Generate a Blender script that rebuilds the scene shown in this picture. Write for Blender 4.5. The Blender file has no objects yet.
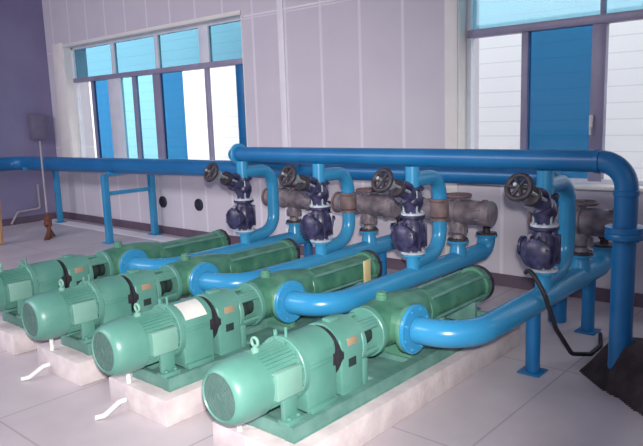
import bpy, bmesh, math, random
from mathutils import Vector, Matrix
random.seed(7)
PI = math.pi
sc = bpy.context.scene
col = sc.collection

# ------------------------------------------------------------------ camera
cam_d = bpy.data.cameras.new('camera')
cam = bpy.data.objects.new('camera', cam_d)
col.objects.link(cam)
cam_d.sensor_width = 36.0
cam_d.lens = 658.54 / 643 * 36.0
cam_d.clip_start = 0.05
r_ = Vector((0.75195328, 0.65839419, -0.03291433))
u_ = Vector((-0.08171946, 0.14264363, 0.98639481))
f_ = Vector((-0.65413164, 0.73903307, -0.16106496))
mw = Matrix((r_, u_, -f_)).transposed().to_4x4()
mw.translation = Vector((0, 0, 1.6))
cam.matrix_world = mw
sc.camera = cam

# ------------------------------------------------------------------ world, lights, exposure
w = bpy.data.worlds.new('daylight_sky')
sc.world = w
w.use_nodes = True
bg = w.node_tree.nodes['Background']
bg.inputs[0].default_value = (0.95, 0.97, 1.0, 1)
bg.inputs[1].default_value = 2.5

def area(name, loc, rot, size, size_y, power, color):
    l = bpy.data.lights.new(name, 'AREA')
    l.shape = 'RECTANGLE'
    l.size, l.size_y, l.energy, l.color = size, size_y, power, color
    o = bpy.data.objects.new(name, l)
    o.location, o.rotation_euler = loc, rot
    col.objects.link(o)
    return o

# the photographer's flash, just above the lens
fl = bpy.data.lights.new('camera_flash', 'SPOT')
fl.energy = 820
fl.color = (1.0, 0.94, 0.90)
fl.spot_size = math.radians(66)
fl.spot_blend = 1.0
fl.shadow_soft_size = 0.04
flo = bpy.data.objects.new('camera_flash', fl)
flo.location = (0.04, -0.02, 1.74)
flo.rotation_euler = (f_ - r_ * 0.15 - u_ * 0.12).to_track_quat('-Z', 'Y').to_euler()
col.objects.link(flo)
# added fill lights without a seen source: behind the camera and at its right
area('fill_rear', (-6.8, -2.2, 4.15), (math.radians(38), 0, 0), 7.0, 2.0, 400, (0.97, 0.94, 1.0))
area('fill_right', (2.6, 1.0, 3.3), (math.radians(60), 0, math.radians(90)), 4.0, 1.6, 12, (0.95, 0.93, 1.0))

sc.view_settings.view_transform = 'Standard'
sc.view_settings.look = 'None'
sc.view_settings.gamma = 1
sc.view_settings.use_curve_mapping = False
sc.view_settings.exposure = 0.28

# ------------------------------------------------------------------ materials
def srgb(r, g, b):
    def c(v):
        v /= 255.0
        return v / 12.92 if v <= 0.04045 else ((v + 0.055) / 1.055) ** 2.4
    return (c(r), c(g), c(b), 1)

def mat(name, c1, c2=None, rough=0.5, metal=0.0, scale=6.0, bump=0.0, spec=0.5, lo=0.35, hi=0.7, detail=4):
    m = bpy.data.materials.new(name)
    m.use_nodes = True
    nt = m.node_tree
    b = nt.nodes['Principled BSDF']
    b.inputs['Roughness'].default_value = rough
    b.inputs['Metallic'].default_value = metal
    b.inputs['Specular IOR Level'].default_value = spec
    tc = nt.nodes.new('ShaderNodeTexCoord')
    no = nt.nodes.new('ShaderNodeTexNoise')
    no.inputs['Scale'].default_value = scale
    no.inputs['Detail'].default_value = detail
    nt.links.new(tc.outputs['Object'], no.inputs['Vector'])
    rp = nt.nodes.new('ShaderNodeValToRGB')
    rp.color_ramp.elements[0].position = lo
    rp.color_ramp.elements[1].position = hi
    rp.color_ramp.elements[0].color = c1
    rp.color_ramp.elements[1].color = c2 or c1
    nt.links.new(no.outputs['Fac'], rp.inputs['Fac'])
    nt.links.new(rp.outputs['Color'], b.inputs['Base Color'])
    if bump:
        n2 = nt.nodes.new('ShaderNodeTexNoise')
        n2.inputs['Scale'].default_value = scale * 6
        n2.inputs['Detail'].default_value = 5
        nt.links.new(tc.outputs['Object'], n2.inputs['Vector'])
        bp = nt.nodes.new('ShaderNodeBump')
        bp.inputs['Strength'].default_value = bump
        bp.inputs['Distance'].default_value = 0.01
        nt.links.new(n2.outputs['Fac'], bp.inputs['Height'])
        nt.links.new(bp.outputs['Normal'], b.inputs['Normal'])
    return m

M = {}
M['green'] = mat('green_machine_paint', srgb(84, 142, 129), srgb(100, 154, 142), rough=0.36, scale=5)
M['green_dull'] = mat('green_base_paint', srgb(86, 134, 125), srgb(112, 156, 147), rough=0.55, scale=9)
M['green_tube'] = mat('green_tube_paint', srgb(54, 112, 92), srgb(92, 146, 122), rough=0.35, scale=7)
M['grille'] = mat('fan_grille_paint', srgb(76, 108, 104), srgb(86, 118, 112), rough=0.6, scale=20)
M['plate'] = mat('grey_nameplate_paint', srgb(128, 176, 162), srgb(120, 168, 154), rough=0.45, scale=8)
M['white_plate'] = mat('white_label', srgb(225, 225, 220), srgb(205, 208, 205), rough=0.5, scale=8)
M['rust_plate'] = mat('brownish_label', srgb(176, 150, 125), srgb(150, 130, 110), rough=0.5, scale=8)
M['black'] = mat('black_rubber', srgb(30, 32, 38), srgb(46, 46, 54), rough=0.6, scale=10)
M['dark'] = mat('opening_shade', srgb(28, 44, 42), srgb(40, 58, 54), rough=0.7, scale=10)  # dark colour stands for the shade inside openings
M['steel'] = mat('bright_steel', srgb(180, 190, 195), srgb(150, 160, 165), rough=0.35, metal=0.5, scale=14)
M['blue'] = mat('bright_blue_pipe_paint', srgb(48, 140, 190), srgb(62, 152, 198), rough=0.27, scale=3)
M['blue_far'] = mat('blue_header_paint', srgb(20, 102, 160), srgb(32, 114, 170), rough=0.33, scale=3)
M['navy'] = mat('navy_valve_paint', srgb(34, 35, 66), srgb(78, 76, 112), rough=0.36, scale=18)
M['charcoal'] = mat('dark_cast_iron', srgb(38, 36, 46), srgb(70, 62, 70), rough=0.5, scale=22)
M['ring'] = mat('pale_flange_gasket', srgb(205, 212, 222), srgb(160, 172, 190), rough=0.4, scale=25)
M['grey'] = mat('grey_cast_iron_paint', srgb(100, 92, 104), srgb(146, 136, 140), rough=0.5, scale=14)
M['brown_grey'] = mat('brown_grey_iron', srgb(96, 78, 84), srgb(132, 112, 112), rough=0.6, scale=12)
M['pale_blue'] = mat('pale_blue_cover_paint', srgb(128, 140, 176), srgb(138, 150, 186), rough=0.45, scale=14)
M['concrete'] = mat('pale_concrete', srgb(190, 180, 184), srgb(214, 206, 206), rough=0.85, scale=7, bump=0.4)
M['pvc'] = mat('white_pvc', srgb(236, 238, 236), srgb(220, 224, 222), rough=0.35, scale=8)
M['heap'] = mat('dark_soil', srgb(40, 34, 40), srgb(66, 56, 62), rough=0.95, scale=9, bump=0.8)
M['wood'] = mat('tan_wood', srgb(196, 158, 118), srgb(172, 132, 96), rough=0.6, scale=8)
M['straw'] = mat('brown_broom_bristle', srgb(104, 66, 56), srgb(134, 88, 72), rough=0.9, scale=30, bump=0.8)
M['handle'] = mat('pale_handle', srgb(178, 172, 178), srgb(160, 150, 156), rough=0.5, scale=8)
M['card'] = mat('cream_card', srgb(232, 216, 160), srgb(222, 204, 150), rough=0.6, scale=10)
M['box'] = mat('grey_metal_box', srgb(120, 114, 138), srgb(108, 104, 126), rough=0.5, scale=6)
M['frame'] = mat('grey_aluminium_frame', srgb(150, 146, 172), srgb(138, 134, 160), rough=0.4, scale=5)
M['frame_white'] = mat('white_window_frame', srgb(226, 230, 238), srgb(214, 220, 232), rough=0.4, scale=5)
M['reveal'] = mat('cream_plaster', srgb(240, 238, 234), srgb(232, 230, 226), rough=0.8, scale=4)
M['skirting'] = mat('dark_skirting', srgb(92, 78, 96), srgb(104, 90, 106), rough=0.6, scale=4)
M['strip'] = mat('white_strip', srgb(240, 240, 246), srgb(232, 230, 240), rough=0.6, scale=4)
M['ceiling'] = mat('white_ceiling', srgb(214, 210, 218), srgb(204, 200, 210), rough=0.9, scale=3)
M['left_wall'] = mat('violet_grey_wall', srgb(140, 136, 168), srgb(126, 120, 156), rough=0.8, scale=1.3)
M['vent'] = mat('dark_vent', srgb(50, 48, 70), srgb(38, 36, 56), rough=0.6, scale=9)

def glass(name, colr, gloss=0.08):
    m = bpy.data.materials.new(name)
    m.use_nodes = True
    nt = m.node_tree
    for n in list(nt.nodes):
        nt.nodes.remove(n)
    out = nt.nodes.new('ShaderNodeOutputMaterial')
    mx = nt.nodes.new('ShaderNodeMixShader')
    tr = nt.nodes.new('ShaderNodeBsdfTransparent')
    gl = nt.nodes.new('ShaderNodeBsdfGlossy')
    tr.inputs['Color'].default_value = colr
    gl.inputs['Roughness'].default_value = 0.03
    mx.inputs['Fac'].default_value = gloss
    nt.links.new(tr.outputs[0], mx.inputs[1])
    nt.links.new(gl.outputs[0], mx.inputs[2])
    nt.links.new(mx.outputs[0], out.inputs['Surface'])
    return m

M['glass_clear'] = glass('clear_pane', (0.93, 0.94, 0.93, 1), 0.02)
M['glass_blue'] = glass('blue_tinted_pane', (0.19, 0.43, 0.60, 1), 0.02)
M['glass_cyan'] = glass('cyan_tinted_pane', (0.40, 0.61, 0.68, 1), 0.02)
M['glass_pale'] = glass('pale_cyan_pane', (0.50, 0.74, 0.80, 1), 0.02)

def striped(name, base, line, axis, period, width, offset=0.0, base2=None, rough=0.8, second=None, scale=2.0):
    """a surface with thin joint lines, one every `period` metres along `axis`; `second` adds (axis, period, width, offset)"""
    m = mat(name, base, base2 or base, rough=rough, scale=scale)
    nt = m.node_tree
    b = nt.nodes['Principled BSDF']
    src = b.inputs['Base Color'].links[0].from_socket
    tc = nt.nodes.new('ShaderNodeTexCoord')
    sp = nt.nodes.new('ShaderNodeSeparateXYZ')
    nt.links.new(tc.outputs['Object'], sp.inputs[0])
    def mask(ax, per, wd, off):
        a = nt.nodes.new('ShaderNodeMath'); a.operation = 'ADD'; a.inputs[1].default_value = 1000 * per - off
        nt.links.new(sp.outputs[ax], a.inputs[0])
        mo = nt.nodes.new('ShaderNodeMath'); mo.operation = 'MODULO'; mo.inputs[1].default_value = per
        nt.links.new(a.outputs[0], mo.inputs[0])
        lt = nt.nodes.new('ShaderNodeMath'); lt.operation = 'LESS_THAN'; lt.inputs[1].default_value = wd
        nt.links.new(mo.outputs[0], lt.inputs[0])
        return lt.outputs[0]
    k = mask(axis, period, width, offset)
    if second:
        k2 = mask(*second)
        mxm = nt.nodes.new('ShaderNodeMath'); mxm.operation = 'MAXIMUM'
        nt.links.new(k, mxm.inputs[0]); nt.links.new(k2, mxm.inputs[1])
        k = mxm.outputs[0]
    mi = nt.nodes.new('ShaderNodeMix'); mi.data_type = 'RGBA'
    nt.links.new(k, mi.inputs[0])
    nt.links.new(src, mi.inputs[6])
    mi.inputs[7].default_value = line
    nt.links.new(mi.outputs[2], b.inputs['Base Color'])
    return m

M['wall'] = striped('grey_panel_wall', srgb(206, 202, 212), srgb(226, 223, 232), 'X', 0.527, 0.035, -4.28,
                    srgb(212, 208, 217), second=('Z', 1.55, 0.014, 1.2))
M['floor'] = striped('concrete_slab_floor', srgb(184, 175, 182), srgb(168, 158, 167), 'X', 1.1, 0.012, -3.65,
                     srgb(204, 196, 200), rough=0.42, second=('Y', 1.25, 0.012, 1.35), scale=1.6)
M['siding'] = striped('white_siding', srgb(236, 238, 240), srgb(214, 220, 226), 'Z', 0.2, 0.014, 0.03, rough=0.9)

# ------------------------------------------------------------------ mesh helpers
def frame_of(d):
    d = Vector(d).normalized()
    up = Vector((0, 0, 1)) if abs(d.z) < 0.95 else Vector((0, 1, 0))
    a = d.cross(up).normalized()
    b = a.cross(d).normalized()
    return d, a, b

def lathe(bm, p, d, prof, seg=28, cap=True):
    """profile [(t, r)] turned about the line from p along d"""
    p = Vector(p); d, a, b = frame_of(d)
    rings = []
    for t, r in prof:
        c = p + d * t
        rings.append([bm.verts.new(c + (a * math.cos(2 * PI * k / seg) + b * math.sin(2 * PI * k / seg)) * max(r, 1e-4)) for k in range(seg)])
    for i in range(len(rings) - 1):
        for k in range(seg):
            bm.faces.new((rings[i][k], rings[i][(k + 1) % seg], rings[i + 1][(k + 1) % seg], rings[i + 1][k]))
    if cap:
        bm.faces.new(rings[0][::-1]); bm.faces.new(rings[-1])

def round_path(pts, R, n=8):
    pts = [Vector(p) for p in pts]
    out = [pts[0]]
    for i in range(1, len(pts) - 1):
        a, b, c = pts[i - 1], pts[i], pts[i + 1]
        d1, d2 = (a - b).normalized(), (c - b).normalized()
        ang = d1.angle(d2)
        rr = R[i - 1] if isinstance(R, (list, tuple)) else R
        if abs(ang - PI) < 0.02:
            out.append(b); continue
        t = rr / math.tan(ang / 2)
        t = min(t, (a - b).length * 0.98, (c - b).length * 0.98)
        rr = t * math.tan(ang / 2)
        cen = b + (d1 + d2).normalized() * (rr / math.sin(ang / 2))
        s, e = b + d1 * t - cen, b + d2 * t - cen
        tot = s.angle(e)
        for k in range(n + 1):
            f = k / n
            v = (s * math.sin((1 - f) * tot) + e * math.sin(f * tot)) / math.sin(tot)
            out.append(cen + v)
    out.append(pts[-1])
    return out

def tube(bm, pts, r, R=0.1, seg=20, n=8):
    P = round_path(pts, R, n)
    Q = [P[0]]
    for p in P[1:]:
        if (p - Q[-1]).length > 1e-4: Q.append(p)
    P = Q
    d = (P[1] - P[0]).normalized()
    _, a, b = frame_of(d)
    rings = []
    for i, p in enumerate(P):
        if 0 < i < len(P) - 1:
            t = ((P[i] - P[i - 1]).normalized() + (P[i + 1] - P[i]).normalized()).normalized()
        else:
            t = (P[1] - P[0]).normalized() if i == 0 else (P[-1] - P[-2]).normalized()
        a = (a - t * a.dot(t)).normalized()
        b = t.cross(a)
        rr = r(i / (len(P) - 1)) if callable(r) else r
        rings.append([bm.verts.new(p + (a * math.cos(2 * PI * k / seg) + b * math.sin(2 * PI * k / seg)) * rr) for k in range(seg)])
    for i in range(len(rings) - 1):
        for k in range(seg):
            bm.faces.new((rings[i][k], rings[i][(k + 1) % seg], rings[i + 1][(k + 1) % seg], rings[i + 1][k]))
    bm.faces.new(rings[0][::-1]); bm.faces.new(rings[-1])

def box(bm, lo, hi, bev=0.0, rot=None, piv=None):
    lo, hi = Vector(lo), Vector(hi)
    r = bmesh.ops.create_cube(bm, size=1.0)
    vs = r['verts']
    c = (lo + hi) / 2
    for v in vs:
        v.co = Vector((v.co.x * (hi.x - lo.x), v.co.y * (hi.y - lo.y), v.co.z * (hi.z - lo.z))) + c
    if rot is not None:
        pv = Vector(piv) if piv is not None else c
        for v in vs: v.co = rot @ (v.co - pv) + pv
    if bev:
        es = list({e for v in vs for e in v.link_edges})
        bmesh.ops.bevel(bm, geom=es, offset=bev, segments=2, affect='EDGES', profile=0.5)

def prism(bm, outline, y0, y1, axis='Y', bev=0):
    """outline [(a, b)] in the plane across `axis`, pushed from y0 to y1"""
    def P(a, b, t):
        return Vector((a, t, b)) if axis == 'Y' else (Vector((t, a, b)) if axis == 'X' else Vector((a, b, t)))
    A = [bm.verts.new(P(a, b, y0)) for a, b in outline]
    B = [bm.verts.new(P(a, b, y1)) for a, b in outline]
    n = len(A)
    fs = [bm.faces.new(A[::-1]), bm.faces.new(B)]
    for i in range(n):
        fs.append(bm.faces.new((A[i], A[(i + 1) % n], B[(i + 1) % n], B[i])))
    if bev:
        es = [e for f in fs[:2] for e in f.edges]
        bmesh.ops.bevel(bm, geom=list(set(es)), offset=bev, segments=2, affect='EDGES', profile=0.5)

def bolts(bm, p, d, R, n, r=0.008, h=0.012, both=0.0):
    d, a, b = frame_of(d)
    p = Vector(p)
    for k in range(n):
        q = p + (a * math.cos(2 * PI * (k + .5) / n) + b * math.sin(2 * PI * (k + .5) / n)) * R
        lathe(bm, q - d * h, d, [(0, r), (2 * h + both, r)], seg=6)

def flange(bm, p, d, r, th=0.02, bolt_n=8, r_in=None):
    """disc of thickness th from p along d, with bolt heads either side"""
    lathe(bm, p, d, [(0, r * .97), (th * .15, r), (th * .85, r), (th, r * .97)], seg=28)
    dd = Vector(d).normalized()
    bolts(bm, Vector(p) + dd * 0, d, r * 0.82, bolt_n, r=r * .075, h=0.009, both=th - 0.0)

def torus(bm, c, d, R, r, seg=28, m=10):
    d, a, b = frame_of(d); c = Vector(c)
    rings = []
    for i in range(seg):
        t = 2 * PI * i / seg
        e = a * math.cos(t) + b * math.sin(t)
        rings.append([bm.verts.new(c + e * (R + r * math.cos(2 * PI * k / m)) + d * r * math.sin(2 * PI * k / m)) for k in range(m)])
    for i in range(seg):
        for k in range(m):
            bm.faces.new((rings[i][k], rings[i][(k + 1) % m], rings[(i + 1) % seg][(k + 1) % m], rings[(i + 1) % seg][k]))

def rod(bm, a, b, r, seg=10):
    a, b = Vector(a), Vector(b)
    lathe(bm, a, b - a, [(0, r), ((b - a).length, r)], seg=seg)

def wheel(bm, c, d, R, r=0.009, spokes=5):
    torus(bm, c, d, R, r)
    dd, a, b = frame_of(d); c = Vector(c)
    lathe(bm, c - dd * 0.015, d, [(0, R * .2), (.03, R * .2)], seg=14)
    for k in range(spokes):
        t = 2 * PI * k / spokes
        rod(bm, c, c + (a * math.cos(t) + b * math.sin(t)) * R, r * .75, seg=8)

def obj(name, bm, m, parent=None, loc=None):
    bmesh.ops.recalc_face_normals(bm, faces=bm.faces)
    me = bpy.data.meshes.new(name)
    bm.to_mesh(me); bm.free()
    for p in me.polygons: p.use_smooth = True
    me.set_sharp_from_angle(angle=math.radians(38))
    me.materials.append(M[m] if isinstance(m, str) else m)
    o = bpy.data.objects.new(name, me)
    col.objects.link(o)
    if parent: o.parent = parent
    if loc is not None: o.location = loc
    return o

def B(): return bmesh.new()

def thing(name, label, cat, loc=(0, 0, 0), group=None, rotz=0):
    o = bpy.data.objects.new(name, None)
    col.objects.link(o)
    o.empty_display_size = 0.1
    o.location = loc
    o.rotation_euler = (0, 0, rotz)
    o['label'] = label; o['category'] = cat
    if group: o['group'] = group
    return o

def tag(o, label, cat, group=None):
    o['label'] = label; o['category'] = cat
    if group: o['group'] = group
    return o

def struct(o):
    o['kind'] = 'structure'
    return o

def dup(root, loc, label):
    r = root.copy(); col.objects.link(r); r.location = loc; r['label'] = label
    def rec(src, dst):
        for ch in list(src.children):
            c = ch.copy(); col.objects.link(c); c.parent = dst
            rec(ch, c)
    rec(root, r)
    return r

# ------------------------------------------------------------------ the room
YW, YG = 5.50, 5.66           # inner face of the window wall, plane of the window frames
XL, XR, YR, ZC = -10.85, 3.2, -4.0, 4.3
L0, L1, R0, R1 = -10.30, -6.03, -3.13, 0.9
SILL, HEAD = .93, 2.83

bm = B(); box(bm, (XL - .3, YR - .3, -.12), (XR + .3, YW + .6, 0)); struct(obj('floor', bm, 'floor'))
bm = B(); box(bm, (XL - .3, YR - .3, ZC), (XR + .3, YW + .6, ZC + .15)); struct(obj('ceiling', bm, 'ceiling'))
bm = B()
for x0, x1, z0, z1 in ((XL - .3, L0, 0, ZC), (L1, R0, 0, ZC), (R1, XR + .3, 0, ZC),
                       (L0, L1, 0, SILL), (L0, L1, HEAD, ZC), (R0, R1, 0, SILL), (R0, R1, HEAD, ZC)):
    box(bm, (x0, YW, z0), (x1, YW + .40, z1))
bmesh.ops.remove_doubles(bm, verts=bm.verts, dist=1e-5)
struct(obj('wall_back', bm, 'wall'))
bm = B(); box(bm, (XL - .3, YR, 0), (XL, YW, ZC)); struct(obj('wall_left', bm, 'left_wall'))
bm = B(); box(bm, (XR, YR, 0), (XR + .3, YW, ZC)); struct(obj('wall_right', bm, 'wall'))
bm = B(); box(bm, (XL - .3, YR - .3, 0), (XR + .3, YR, ZC)); struct(obj('wall_front', bm, 'wall'))
bm = B(); box(bm, (XL, YW - .025, 0), (XR, YW, .11)); struct(obj('baseboard_back', bm, 'skirting'))
bm = B(); box(bm, (XL, YR, 0), (XL + .025, YW - .03, .11)); struct(obj('baseboard_left', bm, 'skirting'))
# pale strip on the floor along the wall, pale batten between the windows
bm = B(); box(bm, (XL + .03, YW - .40, 0), (-4.7, YW - .16, .006)); struct(obj('trim_1', bm, 'strip'))
bm = B(); box(bm, (-5.42, YW - .018, .11), (-5.33, YW, ZC), .004); struct(obj('trim_2', bm, 'strip'))
bm = B(); box(bm, (L1 + .05, YW - .010, 2.775), (R0 - .12, YW, 2.795)); struct(obj('trim_3', bm, 'strip'))

def window(name, x0, x1, lower, upper, handle=None, bars='frame'):
    root = bpy.data.objects.new(name, None); col.objects.link(root)
    root.location = ((x0 + x1) / 2, YG, SILL); struct(root)
    ox = (x0 + x1) / 2
    zt = 2.292 - SILL; zh = HEAD - SILL
    def fb(nm, a, b, c, d, m, dy=(-.03, .04)):
        q = B(); box(q, (a - ox, dy[0], c), (b - ox, dy[1], d), .004); return obj(nm, q, m, root)
    # plaster reveal: jambs, head and sill lining the opening
    q = B()
    dpt = YW - YG
    box(q, (x0 - ox - .0, dpt - .004, 0), (x0 - ox + .012, .06, zh))
    box(q, (x1 - ox - .012, dpt - .004, 0), (x1 - ox, .06, zh))
    box(q, (x0 - ox, dpt - .004, zh - .012), (x1 - ox, .06, zh))
    obj('reveal', q, 'reveal', root)
    fb('window_sill', x0, x1, 0, .03, 'reveal', (dpt - .05, .05))
    q = B()
    box(q, (x0 - ox + .012, -.03, .03), (x0 - ox + .06, .04, zh)); box(q, (x1 - ox - .06, -.03, .03), (x1 - ox - .012, .04, zh))
    box(q, (x0 - ox, -.03, zh - .05), (x1 - ox, .04, zh - .012)); box(q, (x0 - ox, -.03, .03), (x1 - ox, .04, .07))
    obj('window_frame', q, 'frame_white', root)
    fb('transom', x0 + .03, x1 - .03, zt - .035, zt + .035, bars, (-.05, .05))
    for a, b, g in lower:
        q = B(); box(q, (a - ox, .0, .07), (b - ox, .006, zt - .03)); obj('pane', q, g, root)
    for a, b, g in upper:
        q = B(); box(q, (a - ox, .0, zt + .03), (b - ox, .006, zh - .05)); obj('pane', q, g, root)
    return root, ox, zt, zh

w1, ox, zt, zh = window('window_1', L0, L1,
    [(-10.25, -9.791, 'glass_clear'), (-9.733, -9.288, 'glass_blue'), (-8.950, -8.630, 'glass_pale'), (-8.553, -8.108, 'glass_pale'),
     (-7.943, -7.450, 'glass_blue'), (-7.450, -6.947, 'glass_clear'), (-6.908, -6.337, 'glass_clear'), (-6.211, -5.960, 'glass_clear')],
    [(-10.25, -9.133, 'glass_cyan'), (-9.056, -8.011, 'glass_cyan'), (-7.934, -7.024, 'glass_cyan'), (-6.831, -5.960, 'glass_cyan')])
for a, b, z0, z1, m in ((-9.791, -9.733, .05, zt, 'frame'), (-9.288, -8.950, .05, zt, 'frame_white'), (-8.630, -8.553, .05, zt, 'frame'),
                     (-8.108, -7.943, .05, zt, 'frame'), (-6.947, -6.898, .05, zt, 'frame'), (-6.337, -6.211, .05, zt, 'glassframe'),
                     (-9.133, -9.056, zt, zh - .03, 'frame_white'), (-8.011, -7.934, zt, zh - .03, 'frame_white'), (-7.024, -6.831, zt, zh - .03, 'frame_white')):
    if m == 'glassframe':
        m = 'blue_far'
    q = B(); box(q, (a - ox, -.025, z0), (b - ox, .035, z1), .004); obj('mullion', q, m, w1)

w2, ox, zt, zh = window('window_2', R0, R1,
    [(-3.086, -2.578, 'glass_clear'), (-2.516, -1.974, 'glass_blue'), (-1.862, -0.871, 'glass_clear'), (-0.8, .86, 'glass_clear')],
    [(-3.086, -1.916, 'glass_pale'), (-1.887, -0.871, 'glass_pale'), (-.8, .86, 'glass_pale')])
for a, b, z0, z1, m in ((-2.578, -2.516, .05, zt, 'frame'), (-1.974, -1.862, .05, zt, 'frame'), (-0.871, -0.774, .05, zh - .03, 'frame'),
                     (-1.916, -1.887, zt, zh - .03, 'frame')):
    q = B(); box(q, (a - ox, -.035, z0), (b - ox, .035, z1), .004); mm = obj('mullion', q, m, w2)
    if a == -1.974:
        q = B(); box(q, (-1.964 - ox, -.075, .50), (-1.94 - ox, -.03, .60), .006)
        rod(q, (-1.952 - ox, -.075, .50), (-1.952 - ox, -.075, .44), .008)
        obj('window_handle', q, 'reveal', mm)

bm = B(); box(bm, (-10.62, YW - .02, SILL - .05), (L0, YW, HEAD + .06), .004); struct(obj('trim_4', bm, 'reveal'))
bm = B(); box(bm, (-3.262, YW - .02, .11), (R0, YW, ZC), .004); struct(obj('trim_5', bm, 'reveal'))
bm = B(); box(bm, (L0, YW - .015, HEAD), (L1, YW, HEAD + .035), .003); struct(obj('trim_6', bm, 'reveal'))

# the pale sided building outside and the yard between
bm = B(); box(bm, (-26, 8.6, -.3), (6, 8.9, 7.0)); struct(obj('exterior_wall', bm, 'siding'))
bm = B(); box(bm, (-26, YW + .6, -.3), (6, 8.6, -.12)); struct(obj('exterior_ground', bm, 'concrete'))

# ------------------------------------------------------------------ pumps
AZ = .445
AM = .430
X0 = (-2.12, -3.05, -3.94, -4.84)
XP = (-1.60, -2.55, -3.42, -4.31)

def arch(hw, zlow, zc, r, n=14):
    """outline of a casing: flat sides, round top"""
    pts = [(-hw, zlow), (hw, zlow)]
    a0 = math.acos(min(1, hw / r)) if hw < r else 0
    for k in range(n + 1):
        t = a0 + (PI - 2 * a0) * k / n
        pts.append((r * math.cos(t), zc + r * math.sin(t)))
    return pts

def make_pump(label):
    t = thing('screw_pump', label, 'pump', (X0[0], 1.69, 0), 'green screw pumps set in a row')
    o = 1.66
    Y = lambda y: y - o
    Y2 = lambda y: y - o - .055
    # base frame: two channels and cross members
    q = B()
    for s in (-1, 1):
        x = s * .150
        box(q, (x - .03, Y(1.93), .15), (x + .03, Y(4.02), .157))
        box(q, (x - .03, Y(1.93), .218), (x + .03, Y(4.02), .225))
        box(q, (x + s * .022 - .004, Y(1.93), .155), (x + s * .022 + .004, Y(4.02), .22))
    for y in (1.93, 2.30, 2.60, 3.0, 3.5, 3.98):
        box(q, (-.172, Y(y), .152), (.172, Y(y) + .035, .222), .003)
    box(q, (-.15, Y(2.0), .150), (.15, Y(4.0), .166))
    obj('base_frame', q, 'green_dull', t)
    # motor
    q = B()
    lathe(q, (0, Y(1.83), AM - .01), (0, 1, 0), [(0, .132), (.01, .134), (.225, .134), (.235, .150), (.255, .150)], seg=48)
    for k in range(44):
        a = 2 * PI * k / 44
        if abs(math.degrees(a)) < 24 or math.degrees(a) > 336: continue
        R = Matrix.Rotation(-a, 3, 'Y')
        box(q, (.130, Y(1.845), AM - .01 - .003), (.1415, Y(2.045), AM - .01 + .0025), 0, R, (0, Y(1.845), AM - .01))
    for s in (-1, 1):
        box(q, (s * .12 - .035, Y(1.92), .222), (s * .12 + .035, Y(2.03), .245), .004)
        box(q, (s * .110 - .012, Y(1.93), .235), (s * .110 + .012, Y(2.02), .40), .004)
    for s in (-1, 1):
        for y in (1.95, 2.01):
            lathe(q, (s * .13, Y(y), .245), (0, 0, 1), [(0, .012), (.012, .012)], seg=6)
    mo = obj('motor', q, 'green', t)
    q = B()
    lathe(q, (0, Y(1.66), AM - .01), (0, 1, 0), [(0.008, .102), (0, .108), (.005, .118), (.02, .131), (.045, .140), (.08, .146), (.13, .148), (.185, .148), (.19, .142)], seg=48, cap=False)
    obj('fan_cowl', q, 'green', mo)
    q = B()
    lathe(q, (0, Y(1.666), AM - .01), (0, 1, 0), [(0, .104), (.012, .104)], seg=40)
    for R_ in (.03, .048, .066, .084, .099):
        torus(q, (0, Y(1.665), AM - .01), (0, 1, 0), R_, .0015, seg=40, m=6)
    for k in range(8):
        a = PI * k / 8
        rod(q, (-.10 * math.cos(a), Y(1.664), AM - .01 - .10 * math.sin(a)), (.10 * math.cos(a), Y(1.664), AM - .01 + .10 * math.sin(a)), .0012, 6)
    g = obj('fan_grille', q, 'grille', mo)
    q = B()
    torus(q, (0, Y(1.885), AM + .175), (0, 1, 0), .020, .0075)
    lathe(q, (0, Y(1.885), AM + .115), (0, 0, 1), [(0, .02), (.03, .02), (.035, .01), (.045, .01)], seg=12)
    obj('eye_bolt', q, 'plate', mo)
    q = B()
    box(q, (.09, Y(1.87), AM - .07), (.151, Y(2.03), AM + .06), .006)
    obj('terminal_box', q, 'plate', mo)
    # gearbox
    q = B()
    lathe(q, (0, Y2(2.10), AM), (0, 1, 0), [(0, .151), (.004, .155), (.032, .155), (.036, .151)], seg=40)
    prism(q, arch(.130, .225, AM, .143), Y2(2.135), Y2(2.350), bev=.012)
    for s in (-1, 1):
        box(q, (s * .125 - .03, Y2(2.14), .222), (s * .125 + .03, Y2(2.32), .25), .005)
    box(q, (.125, Y2(2.15), AM + .0), (.137, Y2(2.32), AM + .02), .003)
    rod(q, (.02, Y2(2.12), AM + .145), (.02, Y2(2.12), AM + .200), .008)
    rod(q, (-.05, Y2(2.12), AM + .135), (-.05, Y2(2.12), AM + .175), .010)
    bolts(q, (0, Y2(2.10), AM), (0, 1, 0), .143, 12, .007, .012, .03)
    gb = obj('gearbox', q, 'green', t)
    # coupling seen in the gap
    q = B()
    lathe(q, (0, Y2(2.325), AM), (0, 1, 0), [(0, .134), (.02, .134), (.022, .118), (.04, .118), (.042, .134), (.08, .134)], seg=32)
    obj('coupling', q, 'black', t)
    # bearing housing with a dark patch coloured as the shade of an access hole, and plate
    q = B()
    prism(q, arch(.132, .222, AM, .146), Y2(2.385), Y2(2.555), bev=.010)
    box(q, (-.02, Y2(2.42), AM + .135), (.03, Y2(2.50), AM + .16), .006)
    bh = obj('bearing_housing', q, 'green', t)
    q = B(); box(q, (.130, Y2(2.44), AM - .075), (.1345, Y2(2.50), AM - .030), .0015); obj('hole_shade_patch', q, 'dark', bh)
    q = B(); box(q, (.128, Y2(2.435), AM + .035), (.1335, Y2(2.51), AM + .075), .002); obj('nameplate', q, 'rust_plate', bh)
    # lantern: ring, four ribs, shaft, ring
    q = B()
    lathe(q, (0, Y2(2.555), AM), (0, 1, 0), [(0, .135), (.005, .14), (.028, .14), (.032, .135)], seg=36)
    lathe(q, (0, Y2(2.735), AM), (0, 1, 0), [(0, .132), (.004, .137), (.03, .137), (.034, .132)], seg=36)
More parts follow.
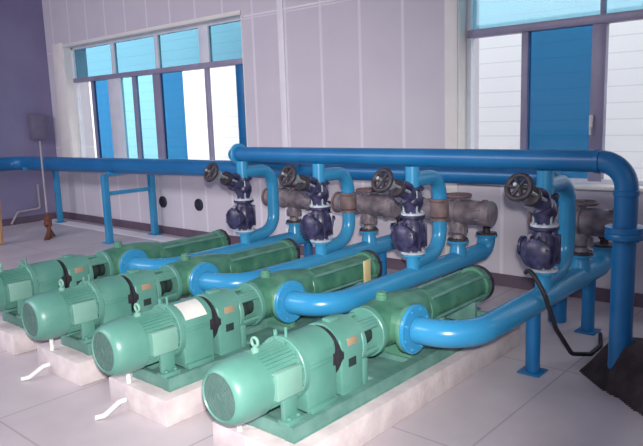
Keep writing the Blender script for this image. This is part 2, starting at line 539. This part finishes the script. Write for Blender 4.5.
    for a in (45, 135, 225, 315):
        a = math.radians(a)
        for da in (-.16, 0, .16):
            x, z = .116 * math.cos(a + da), .116 * math.sin(a + da)
            rod(q, (x, Y2(2.57), AM + z), (x * .97, Y2(2.75), AM + z * .97), .014)
    box(q, (-.13, Y2(2.56), .222), (.13, Y2(2.60), .36), .006)
    la = obj('lantern', q, 'green', t)
    q = B()
    lathe(q, (0, Y2(2.57), AM), (0, 1, 0), [(0, .05), (.05, .05), (.055, .075), (.09, .075), (.095, .035), (.12, .035), (.125, .06), (.18, .06)], seg=24)
    obj('drive_shaft', q, 'dark', la)
    # casing with the side nozzle
    q = B()
    lathe(q, (0, Y(2.71), AZ), (0, 1, 0), [(0, .10), (.01, .124), (.11, .134), (.21, .140), (.31, .140), (.38, .132), (.45, .122), (.49, .115)], seg=40)
    lathe(q, (0, Y(2.85), AZ), (1, 0, 0), [(0, .10), (.185, .095)], seg=32)
    lathe(q, (0, Y(2.85), AZ + .13), (0, 0, 1), [(0, .035), (.03, .035), (.032, .028), (.045, .028)], seg=16)
    box(q, (-.12, Y(2.95), .222), (.12, Y(2.99), .38), .005)
    cs = obj('casing', q, 'green_tube', t)
    q = B(); flange(q, (.180, Y(2.85), AZ), (1, 0, 0), .134, .024, 8); obj('nozzle_flange', q, 'green_tube', cs)
    # stator tube with end rings
    q = B()
    lathe(q, (0, Y(3.18), AZ - .015), (0, 1, 0), [(0, .122), (.004, .126), (.05, .126), (.054, .103), (.70, .103), (.704, .122), (.75, .122)], seg=40)
    obj('stator_tube', q, 'green_tube', t)
    q = B()
    for y in (3.32, 3.72):
        box(q, (-.11, Y(y), .222), (.11, Y(y) + .03, AZ - .08), .004)
    for s in (-1, 1):
        rod(q, (s * .112, Y(3.22), AZ - .06), (s * .112, Y(3.90), AZ - .06), .010)
        rod(q, (s * .095, Y(3.22), AZ + .065), (s * .095, Y(3.90), AZ + .065), .010)
    obj('tie_rods', q, 'green_dull', t)
    q = B()
    lathe(q, (0, Y(3.93), AZ - .015), (0, 1, 0), [(0, .128), (.03, .128), (.032, .10), (.08, .07), (.09, .03)], seg=30)
    bolts(q, (0, Y(3.93), AZ - .015), (0, 1, 0), .115, 8, .009, .014, .03)
    obj('end_cover', q, 'charcoal', t)
    return t

labels = ['nearest green screw pump with a pale motor and full round fan cowl',
          'second green screw pump from the front, with a white label on its gearbox',
          'third green screw pump from the front, behind the white labelled one',
          'farthest green screw pump, its motor cut by the left edge of the photo']
p0 = make_pump(labels[0])
pumps = [p0]
for i in (1, 2, 3):
    pumps.append(dup(p0, (X0[i], 1.69 + (0, 0, .03, .03)[i], 0), labels[i]))
# white label on the gearbox of the second pump
gbx = [c for c in pumps[1].children if c.name.startswith('gearbox')][0]
q = B()
prof = []
n = 8
for k in range(n + 1):
    a = math.radians(28 + 52 * k / n)
    prof.append((.1430 * math.cos(a), AM + .1430 * math.sin(a)))
for k in range(n, -1, -1):
    a = math.radians(28 + 52 * k / n)
    prof.append((.1455 * math.cos(a), AM + .1455 * math.sin(a)))
prism(q, prof, 2.105 - 1.66, 2.255 - 1.66)
wl = obj('paper_label', q, 'white_plate', gbx); wl['label'] = 'white paper label'
# small coolant pipe with a valve on the front of the bearing housings
cl = ['foremost, under the nearest pump', 'under the second pump from the front', 'under the third pump from the front',
      'under the farthest pump, mostly hidden behind the others']
for i in range(4):
    x = X0[i] - .02
    q = B(); box(q, (x - .275, 1.875, 0), (x + .275, 4.12, .15), .006)
    tag(obj('concrete_plinth', q, 'concrete'), 'long pale concrete plinth ' + cl[i], 'plinth', 'concrete plinths under the pumps')
cn = ['white conduit stub rising beside the nearest motor', 'white plastic conduit leaving the plinth below the second motor from the front',
      'white plastic conduit leaving the plinth below the third motor from the front']
for i in range(3):
    x = X0[i] - .12
    q = B()
    rod(q, (x, 1.90, .15), (x, 1.90, .31), .013)
    tube(q, [(x, 1.871, .06), (x, 1.83, .06), (x + .005, 1.73, .018), (x - .02, 1.69, .014)], .0135, .03)
    tag(obj('conduit_pipe', q, 'pvc', loc=(0, 0, 0)), cn[i], 'pipe', 'white conduits by the motors')

# ------------------------------------------------------------------ blue pump pipes
nm = ['nearest, frontmost', 'second from the front', 'third from the front', 'farthest, at the left']
HY, HZ = 3.85, 1.292
for i in range(4):
    xa, xp = X0[i], XP[i]
    dy = (0, 0, .03, .03)[i]
    t = thing('delivery_pipe', 'bright blue pipe elbowed out of the %s pump and running to the wall' %
              ['nearest', 'second', 'third', 'farthest'][i], 'pipe', (xp, 3.0, 0), 'blue delivery pipes beside the pumps')
    q = B()
    r = .073
    tube(q, [(xa + .235 - xp, -.12 + dy, AZ), (0, -.12 + dy, AZ), (0, 1.95, AZ), (0, 1.95, AZ + .13)], r, [.24, .11], seg=28, n=12)
    lathe(q, (0, HY - 3, AZ), (0, 0, 1), [(0, .048), (.16, .048)], seg=24)
    lathe(q, (0, 1.48, AZ), (0, 0, 1), [(0, .068), (.085, .064), (.11, .055), (.15, .055)], seg=24)
    obj('pipe_run', q, 'blue', t)
    q = B(); flange(q, (xa + .206 - xp, -.12 + dy, AZ), (1, 0, 0), .136, .024, 8); obj('pipe_flange', q, 'blue', t)
    q = B(); lathe(q, (0, HY - 3, AZ + .155), (0, 0, 1), [(0, .082), (.016, .082)], seg=28); obj('branch_flange', q, 'blue', t)
    q = B(); lathe(q, (0, 1.48, AZ + .145), (0, 0, 1), [(0, .085), (.016, .085)], seg=28); obj('branch_flange', q, 'blue', t)
    q = B(); lathe(q, (0, 1.95, AZ + .12), (0, 0, 1), [(0, .09), (.016, .09)], seg=28); obj('end_flange', q, 'blue', t)
    for y, rr, wd in ((3.72, .043, .07), (4.66, .045, .07)):
        q = B()
        lathe(q, (0, y - 3, .012), (0, 0, 1), [(0, rr), (AZ - .03, rr)], seg=20)
        box(q, (-wd, y - 3 - wd, 0), (wd, y - 3 + wd, .012), .003)
        obj('support_leg', q, 'blue_far', t)

# ------------------------------------------------------------------ valve columns
def make_check(label):
    t = thing('check_valve', label, 'valve', (XP[0], HY, AZ + .171), 'dark check valves on the blue pipes')
    q = B()
    lathe(q, (0, 0, .017), (0, 0, 1), [(0, .056), (.02, .062), (.06, .086), (.12, .094), (.18, .086), (.225, .062), (.245, .056)], seg=28)
    lathe(q, (0, 0, .125), (0, -1, 0), [(0, .075), (.11, .075), (.112, .092), (.135, .092), (.15, .07), (.16, .03)], seg=24)
    lathe(q, (0, 0, .14), (-1, 0, 0), [(0, .05), (.125, .05), (.127, .064), (.145, .064)], seg=20)
    for a in range(6):
        an = PI * a / 6
        c, s = math.cos(an), math.sin(an)
        R = Matrix.Rotation(an, 3, 'Z')
        box(q, (-.100, -.004, .05), (.100, .004, .225), .002, R, (0, 0, 0))
    bolts(q, (0, -.112, .125), (0, -1, 0), .082, 8, .007, .01, .024)
    obj('valve_body', q, 'navy', t)
    q = B(); flange(q, (0, 0, 0.0), (0, 0, 1), .088, .018, 8); obj('flange', q, 'ring', t)
    q = B(); flange(q, (0, 0, .258), (0, 0, 1), .088, .018, 8); obj('flange', q, 'navy', t)
    return t

def make_gate(label):
    z0 = AZ + .171 + .276
    t = thing('gate_valve', label, 'valve', (XP[0], HY, z0), 'gate valves under the blue header')
    q = B()
    lathe(q, (0, 0, .016), (0, 0, 1), [(0, .052), (.03, .060), (.06, .075), (.10, .075), (.13, .060), (.16, .052)], seg=24)
    d = Vector((-.04, -1, .44)).normalized()
    c = Vector((0, 0, .125))
    lathe(q, c, d, [(0, .062), (.09, .060), (.092, .078), (.118, .078), (.12, .045), (.15, .04), (.16, .028), (.20, .028)], seg=22)
    bolts(q, c + d * .096, d, .069, 6, .007, .012, .02)
    _, a, b = frame_of(d)
    bd = obj('valve_body', q, 'navy', t)
    q = B()
    for s in (-1, 1):
        rod(q, c + d * .12 + a * s * .058, c + d * .29 + a * s * .030, .010)
        rod(q, Vector((s * .055, -.03, .012)), Vector((s * .055, -.03, .175)), .009)
    lathe(q, c + d * .275, d, [(0, .040), (.03, .040)], seg=16)
    obj('yoke', q, 'steel', t)
    for z in (0, .176):
        q = B(); flange(q, (0, 0, z), (0, 0, 1), .083, .017, 8); obj('flange', q, 'ring' if z == 0 else 'navy', t)
    q = B()
    rod(q, c + d * .18, c + d * .42, .011)
    obj('valve_stem', q, 'steel', t)
    q = B(); wheel(q, c + d * .365, d, .070, .017, 6); obj('handwheel', q, 'charcoal', t)
    # electric position box beside the bonnet
    q = B()
    lathe(q, c + d * .165, d, [(0, .05), (.01, .06), (.05, .06), (.06, .04)], seg=18)
    obj('stem_housing', q, 'charcoal', t)
    return t

lc = ['nearest the right riser', 'second from the right riser', 'third from the right riser', 'farthest left, under the end of the blue header']
chk = make_check('dark navy ribbed check valve ' + lc[0])
gat = make_gate('navy gate valve with dark handwheel, ' + lc[0])
for i in (1, 2, 3):
    dup(chk, (XP[i], HY, AZ + .171), 'dark navy ribbed check valve ' + lc[i])
    dup(gat, (XP[i], HY, AZ + .171 + .276), 'navy gate valve with dark handwheel, ' + lc[i])

# bypass loops behind the valve columns
for i in range(4):
    z0 = AZ + .171 + .276 + .193
    t = thing('bypass_pipe', 'blue C shaped bypass pipe, valves ' + lc[i], 'pipe', (XP[i], HY, AZ), 'blue bypass loops behind the valves')
    q = B()
    zt_ = z0 + .05 - AZ
    tube(q, [(0, 0, zt_), (0, .36, zt_), (0, .36, .13), (0, .0, .10)], .053, [.15, .17], seg=22, n=10)
    lathe(q, (0, 0, z0 - AZ), (0, 0, 1), [(0, .050), (HZ - .06 - z0, .050)], seg=22)
    obj('pipe_run', q, 'blue', t)
    if i in (1, 2):
        q = B()
        lathe(q, (0, .36, .36), (0, 0, 1), [(0, .075), (.015, .075), (.016, .055), (.03, .068), (.13, .068), (.144, .055), (.145, .075), (.16, .075)], seg=24)
        obj('sleeve_coupling', q, 'brown_grey', t)

# grey strainers with small gate valves on the second branch of each pipe
def make_strainer(label):
    t = thing('grey_strainer', label, 'strainer', (XP[0], 4.48, AZ + .161), 'grey strainers behind the valves')
    q = B()
    lathe(q, (0, 0, .017), (0, 0, 1), [(0, .045), (.03, .04), (.05, .062), (.10, .066), (.15, .05), (.17, .05), (.21, .05)], seg=22)
    box(q, (-.075, -.035, .055), (.075, .035, .12), .012)
    obj('valve_body', q, 'grey', t)
    q = B(); flange(q, (0, 0, 0), (0, 0, 1), .080, .017, 8); obj('flange', q, 'charcoal', t)
    q = B()
    lathe(q, (-.34, 0, .225), (1, 0, 0), [(0, .075), (.015, .082), (.08, .088), (.20, .09), (.30, .085), (.40, .095), (.44, .095), (.54, .092)], seg=30)
    torus(q, (0, 0, .225), (1, 0, 0), .092, .01)
    torus(q, (-.13, 0, .225), (1, 0, 0), .092, .008)
    bb = obj('barrel', q, 'grey', t)
    q = B(); lathe(q, (.20, 0, .225), (1, 0, 0), [(0, .096), (.08, .096), (.09, .090), (.10, .06)], seg=30)
    bolts(q, (.20, 0, .225), (1, 0, 0), .10, 8, .008, .012, .02)
    obj('end_cover', q, 'grey', t)
    q = B(); lathe(q, (-.345, 0, .225), (1, 0, 0), [(0, .095), (.02, .095)], seg=28); obj('flange', q, 'brown_grey', t)
    q = B()
    lathe(q, (0, 0, .275), (0, 0, 1), [(0, .055), (.03, .055), (.032, .03), (.05, .025), (.06, .012), (.095, .012)], seg=16)
    obj('bonnet', q, 'grey', t)
    q = B(); wheel(q, (0, 0, .352), (0, 0, 1), .095, .012, 5); obj('handwheel', q, 'brown_grey', t)
    return t
ls = ['grey strainer with a flat handwheel beside the blue riser', 'grey strainer with a round end cover, second from the riser',
      'grey strainer with a handwheel, third from the riser', 'grey strainer farthest left, beside the fully visible blue bypass loop']
st = make_strainer(ls[0])
for i in (1, 2, 3):
    dup(st, (XP[i], 4.48, AZ + .161), ls[i])

# small drain valves on the pipe ends
def make_small(label):
    t = thing('drain_valve', label, 'valve', (XP[0], 4.95, AZ + .136), 'small valves on the pipe ends')
    q = B(); lathe(q, (0, 0, 0), (0, 0, 1), [(0, .085), (.014, .085), (.016, .03), (.05, .03), (.055, .042), (.09, .042), (.095, .022), (.13, .014), (.16, .012)], seg=18)
    obj('valve_body', q, 'charcoal', t)
    q = B(); wheel(q, (0, 0, .155), (0, 0, 1), .055, .011, 4); obj('handwheel', q, 'charcoal', t)
    return t
sm = ['small dark drain valve on the pipe end behind the riser', 'small dark drain valve rising on the pipe end right of the second strainer',
      'small dark drain valve on the third pipe end, behind the second valve column', 'small dark drain valve on the farthest pipe end']
s0 = make_small(sm[0])
for i in (1, 2, 3):
    dup(s0, (XP[i], 4.95, AZ + .136), sm[i])

# ------------------------------------------------------------------ header with the riser at the right
XRI = -1.135
t = thing('header_pipe', 'long horizontal blue header pipe over the valves with a riser down at the right', 'pipe', (XRI, HY, 0))
q = B()
tube(q, [(0, 0, 0), (0, 0, HZ), (-4.47 - XRI, 0, HZ), (-4.47 - XRI, .82, HZ - .19)], .063, [.15, .13], seg=28, n=12)
obj('pipe_run', q, 'blue_far', t)
q = B(); flange(q, (0, 0, .86), (0, 0, 1), .105, .034, 8)
lathe(q, (0, 0, .896), (0, 0, 1), [(0, .105), (.034, .105)], seg=28); obj('pipe_flange', q, 'blue_far', t)
q = B(); lathe(q, (-.175, 0, HZ), (1, 0, 0), [(0, .061), (.004, .069), (.03, .069), (.034, .061)], seg=28)
obj('weld_collar', q, 'blue_far', t)
q = B(); lathe(q, (-4.36 - XRI, 0, HZ), (1, 0, 0), [(0, .088), (.004, .092), (.026, .092), (.03, .088)], seg=28); obj('pipe_flange', q, 'blue', t)
q = B()
lathe(q, (0, 0, HZ - .19), (0, 0, 1), [(0, .061), (.004, .069), (.03, .069), (.034, .061)], seg=28)
obj('weld_collar', q, 'blue_far', t)
# ------------------------------------------------------------------ rear line along the wall and its stands
LY = 4.78
t = thing('wall_pipe', 'long deep blue pipe running along the window wall on blue stands', 'pipe', (-7, LY, 0))
q = B()
tube(q, [(XL + 7.25, -4.0, .0), (XL + 7.25, -4.0, 1.01), (XL + 7.25, 0, 1.01), (XL + 8.0, 0, 1.012)], .106, .28, seg=28)
lathe(q, (XL + 8.0, 0, 1.012), (1, 0, 0.010), [(0, .106), (3.4, .098), (5.05, .088), (5.1, .080), (7.55, .070)], seg=28)
tube(q, [(XL + 7 + 8.5, 0, 1.0865), (XL + 7 + 8.98, 0, 1.09), (XL + 7 + 8.98, 0, .0)], .068, .12, seg=24)
obj('pipe_run', q, 'blue_far', t)
def stand(x, ys, label, cross=True):
    t = thing('pipe_stand', label, 'stand', (x, LY, 0), 'blue stands under the wall pipe')
    for y in ys:
        top = .92 if abs(y - LY) < .2 else .99
        q = B(); box(q, (-.04, y - LY - .04, .01), (.04, y - LY + .04, top), .008); box(q, (-.09, y - LY - .07, 0), (.09, y - LY + .07, .012))
        obj('post', q, 'blue', t)
    q = B(); box(q, (-.035, -.10, .90), (.035, ys[-1] - LY, .955), .006); obj('bracket_arm', q, 'blue', t)
    if cross:
        q = B(); box(q, (-.025, ys[0] - LY, .64), (.025, ys[-1] - LY, .69), .006); obj('cross_bar', q, 'blue', t)
stand(-7.92, (4.64, 5.36), 'blue H shaped steel stand under the wall pipe, right of the broom')
stand(-10.35, (5.20,), 'single blue steel post under the wall pipe by the left corner', False)

# ------------------------------------------------------------------ loose things
q = B(); 
path = [(-1.69, 3.80, .60), (-1.62, 3.70, .66), (-1.52, 3.68, .52), (-1.47, 3.74, .30), (-1.43, 3.90, .10), (-1.39, 4.12, .04), (-1.40, 4.34, .03), (-1.49, 4.60, .02)]
tube(q, path, .014, .09, seg=12, n=6)
tag(obj('drain_hose', q, 'black'), 'black rubber hose hanging from the nearest valve down to the floor', 'hose')

q = B()
nx, ny = 90, 76
import mathutils
vs = {}
for i in range(nx + 1):
    for j in range(ny + 1):
        u, v = i / nx, j / ny
        x = -1.38 + 1.5 * u; y = 3.10 + 1.25 * v
        # boundary: front edge runs diagonally from (-1.38,3.92) to (-.6,3.3)
        edge = (x + 1.38) * .78 + (y - 3.89)
        edge += .04 * mathutils.noise.noise(Vector((x * 5, y * 5, 0)))
        h = max(0.0, min(1.0, edge / .16))
        b2 = max(0, min(1, min(4.33 - y, x + 1.40, .12 - x) / .2))
        h = min(h, b2)
        z = .20 * (h * h * (3 - 2 * h)) * (1 + .5 * mathutils.noise.noise(Vector((x * 4, y * 4, 3)))) + .02 * mathutils.noise.noise(Vector((x * 14, y * 14, 7))) * h
        vs[i, j] = (q.verts.new((x, y, max(z, 0) + .002)), h)
for i in range(nx):
    for j in range(ny):
        cs_ = [vs[i, j], vs[i + 1, j], vs[i + 1, j + 1], vs[i, j + 1]]
        if max(c[1] for c in cs_) > 0.001:
            q.faces.new([c[0] for c in cs_])
lone = [v for v in q.verts if not v.link_faces]
for v in lone: q.verts.remove(v)
ret = bmesh.ops.extrude_face_region(q, geom=list(q.faces))
for v in [g for g in ret['geom'] if isinstance(g, bmesh.types.BMVert)]:
    v.co.z = 0.0005
tag(obj('dark_heap', q, 'heap'), 'low dark heap of soil around the foot of the blue riser', 'heap')

# card hung on the second pump
q = B()
box(q, (-.004, -.05, -.10), (.004, .05, .11), .002)
o = obj('hanging_card', q, 'card', loc=(-2.925, 3.80, .42)); o.rotation_euler = (0, 0, math.radians(8))
tag(o, 'cream card hung on the stator tube of the second pump', 'card')

# broom leaning on the wall pipe
t = thing('broom', 'brown broom with a pale handle leaning against the wall pipe', 'broom', (-9.05, 4.36, 0))
d = Vector((-.62, .30, 1.36))
q = B(); rod(q, d * .14, d * 1.0, .014); obj('handle', q, 'handle', t)
q = B()
dd, a, b = frame_of(d)
for k in range(60):
    s = (k % 12 - 5.5) / 5.5; u = (k // 12 - 2) / 2
    rod(q, d * .19 + a * s * .05 + b * u * .02, Vector((s * .16 * .75 + .02 * random.random(), -s * .16 * .66 + u * .03, .005)), .010, 6)
lathe(q, d * .12, d, [(0, .05), (.06, .055), (.12, .045), (.2, .025)], seg=14)
obj('bristles', q, 'straw', t)

# tan plank leaning at the left edge
q = B()
box(q, (-.05, -.02, 0), (.05, .02, 1.02), .004)
o = obj('wooden_plank', q, 'wood', loc=(-9.16, 3.72, .012)); o.rotation_euler = (math.radians(-3), math.radians(-2), math.radians(10))
tag(o, 'tan wooden plank standing at the left edge of the photo', 'plank')

# meter box and drain pipe on the left wall
t = thing('meter_box', 'small grey metal box on the dark left wall', 'box', (XL, 5.16, 1.36))
q = B(); box(q, (0, -.10, 0), (.12, .14, .42), .008); obj('box_body', q, 'box', t)
q = B(); box(q, (.12, -.085, .02), (.128, .125, .40), .003); obj('box_door', q, 'box', t)
q = B()
tube(q, [(XL + .04, 5.1, .62), (XL + .04, 5.1, .22), (XL + .04, 4.72, .20), (XL + .04, 4.60, .02)], .018, .04, seg=12)
tag(obj('drain_pipe', q, 'handle'), 'thin pale drain pipe low on the dark left wall', 'pipe')

# round dark vents in the wall under the left window
lv = ['dark round wall vent close to the blue H shaped stand', 'dark round wall vent nearer the valves, right of the other vent']
for k, (x, z) in enumerate(((-7.86, .46), (-7.05, .47))):
    t = thing('wall_vent', lv[k], 'vent', (x, YW, z), 'round vents low in the window wall')
    q = B(); lathe(q, (0, 0, 0), (0, -1, 0), [(0, .082), (.02, .082), (.03, .070), (.02, .066), (.01, .06)], seg=28); obj('vent_ring', q, 'vent', t)
    q = B()
    for j in range(5): box(q, (-.058, -.018, -.05 + j * .022), (.058, -.010, -.04 + j * .022))
    obj('vent_slats', q, 'vent', t)
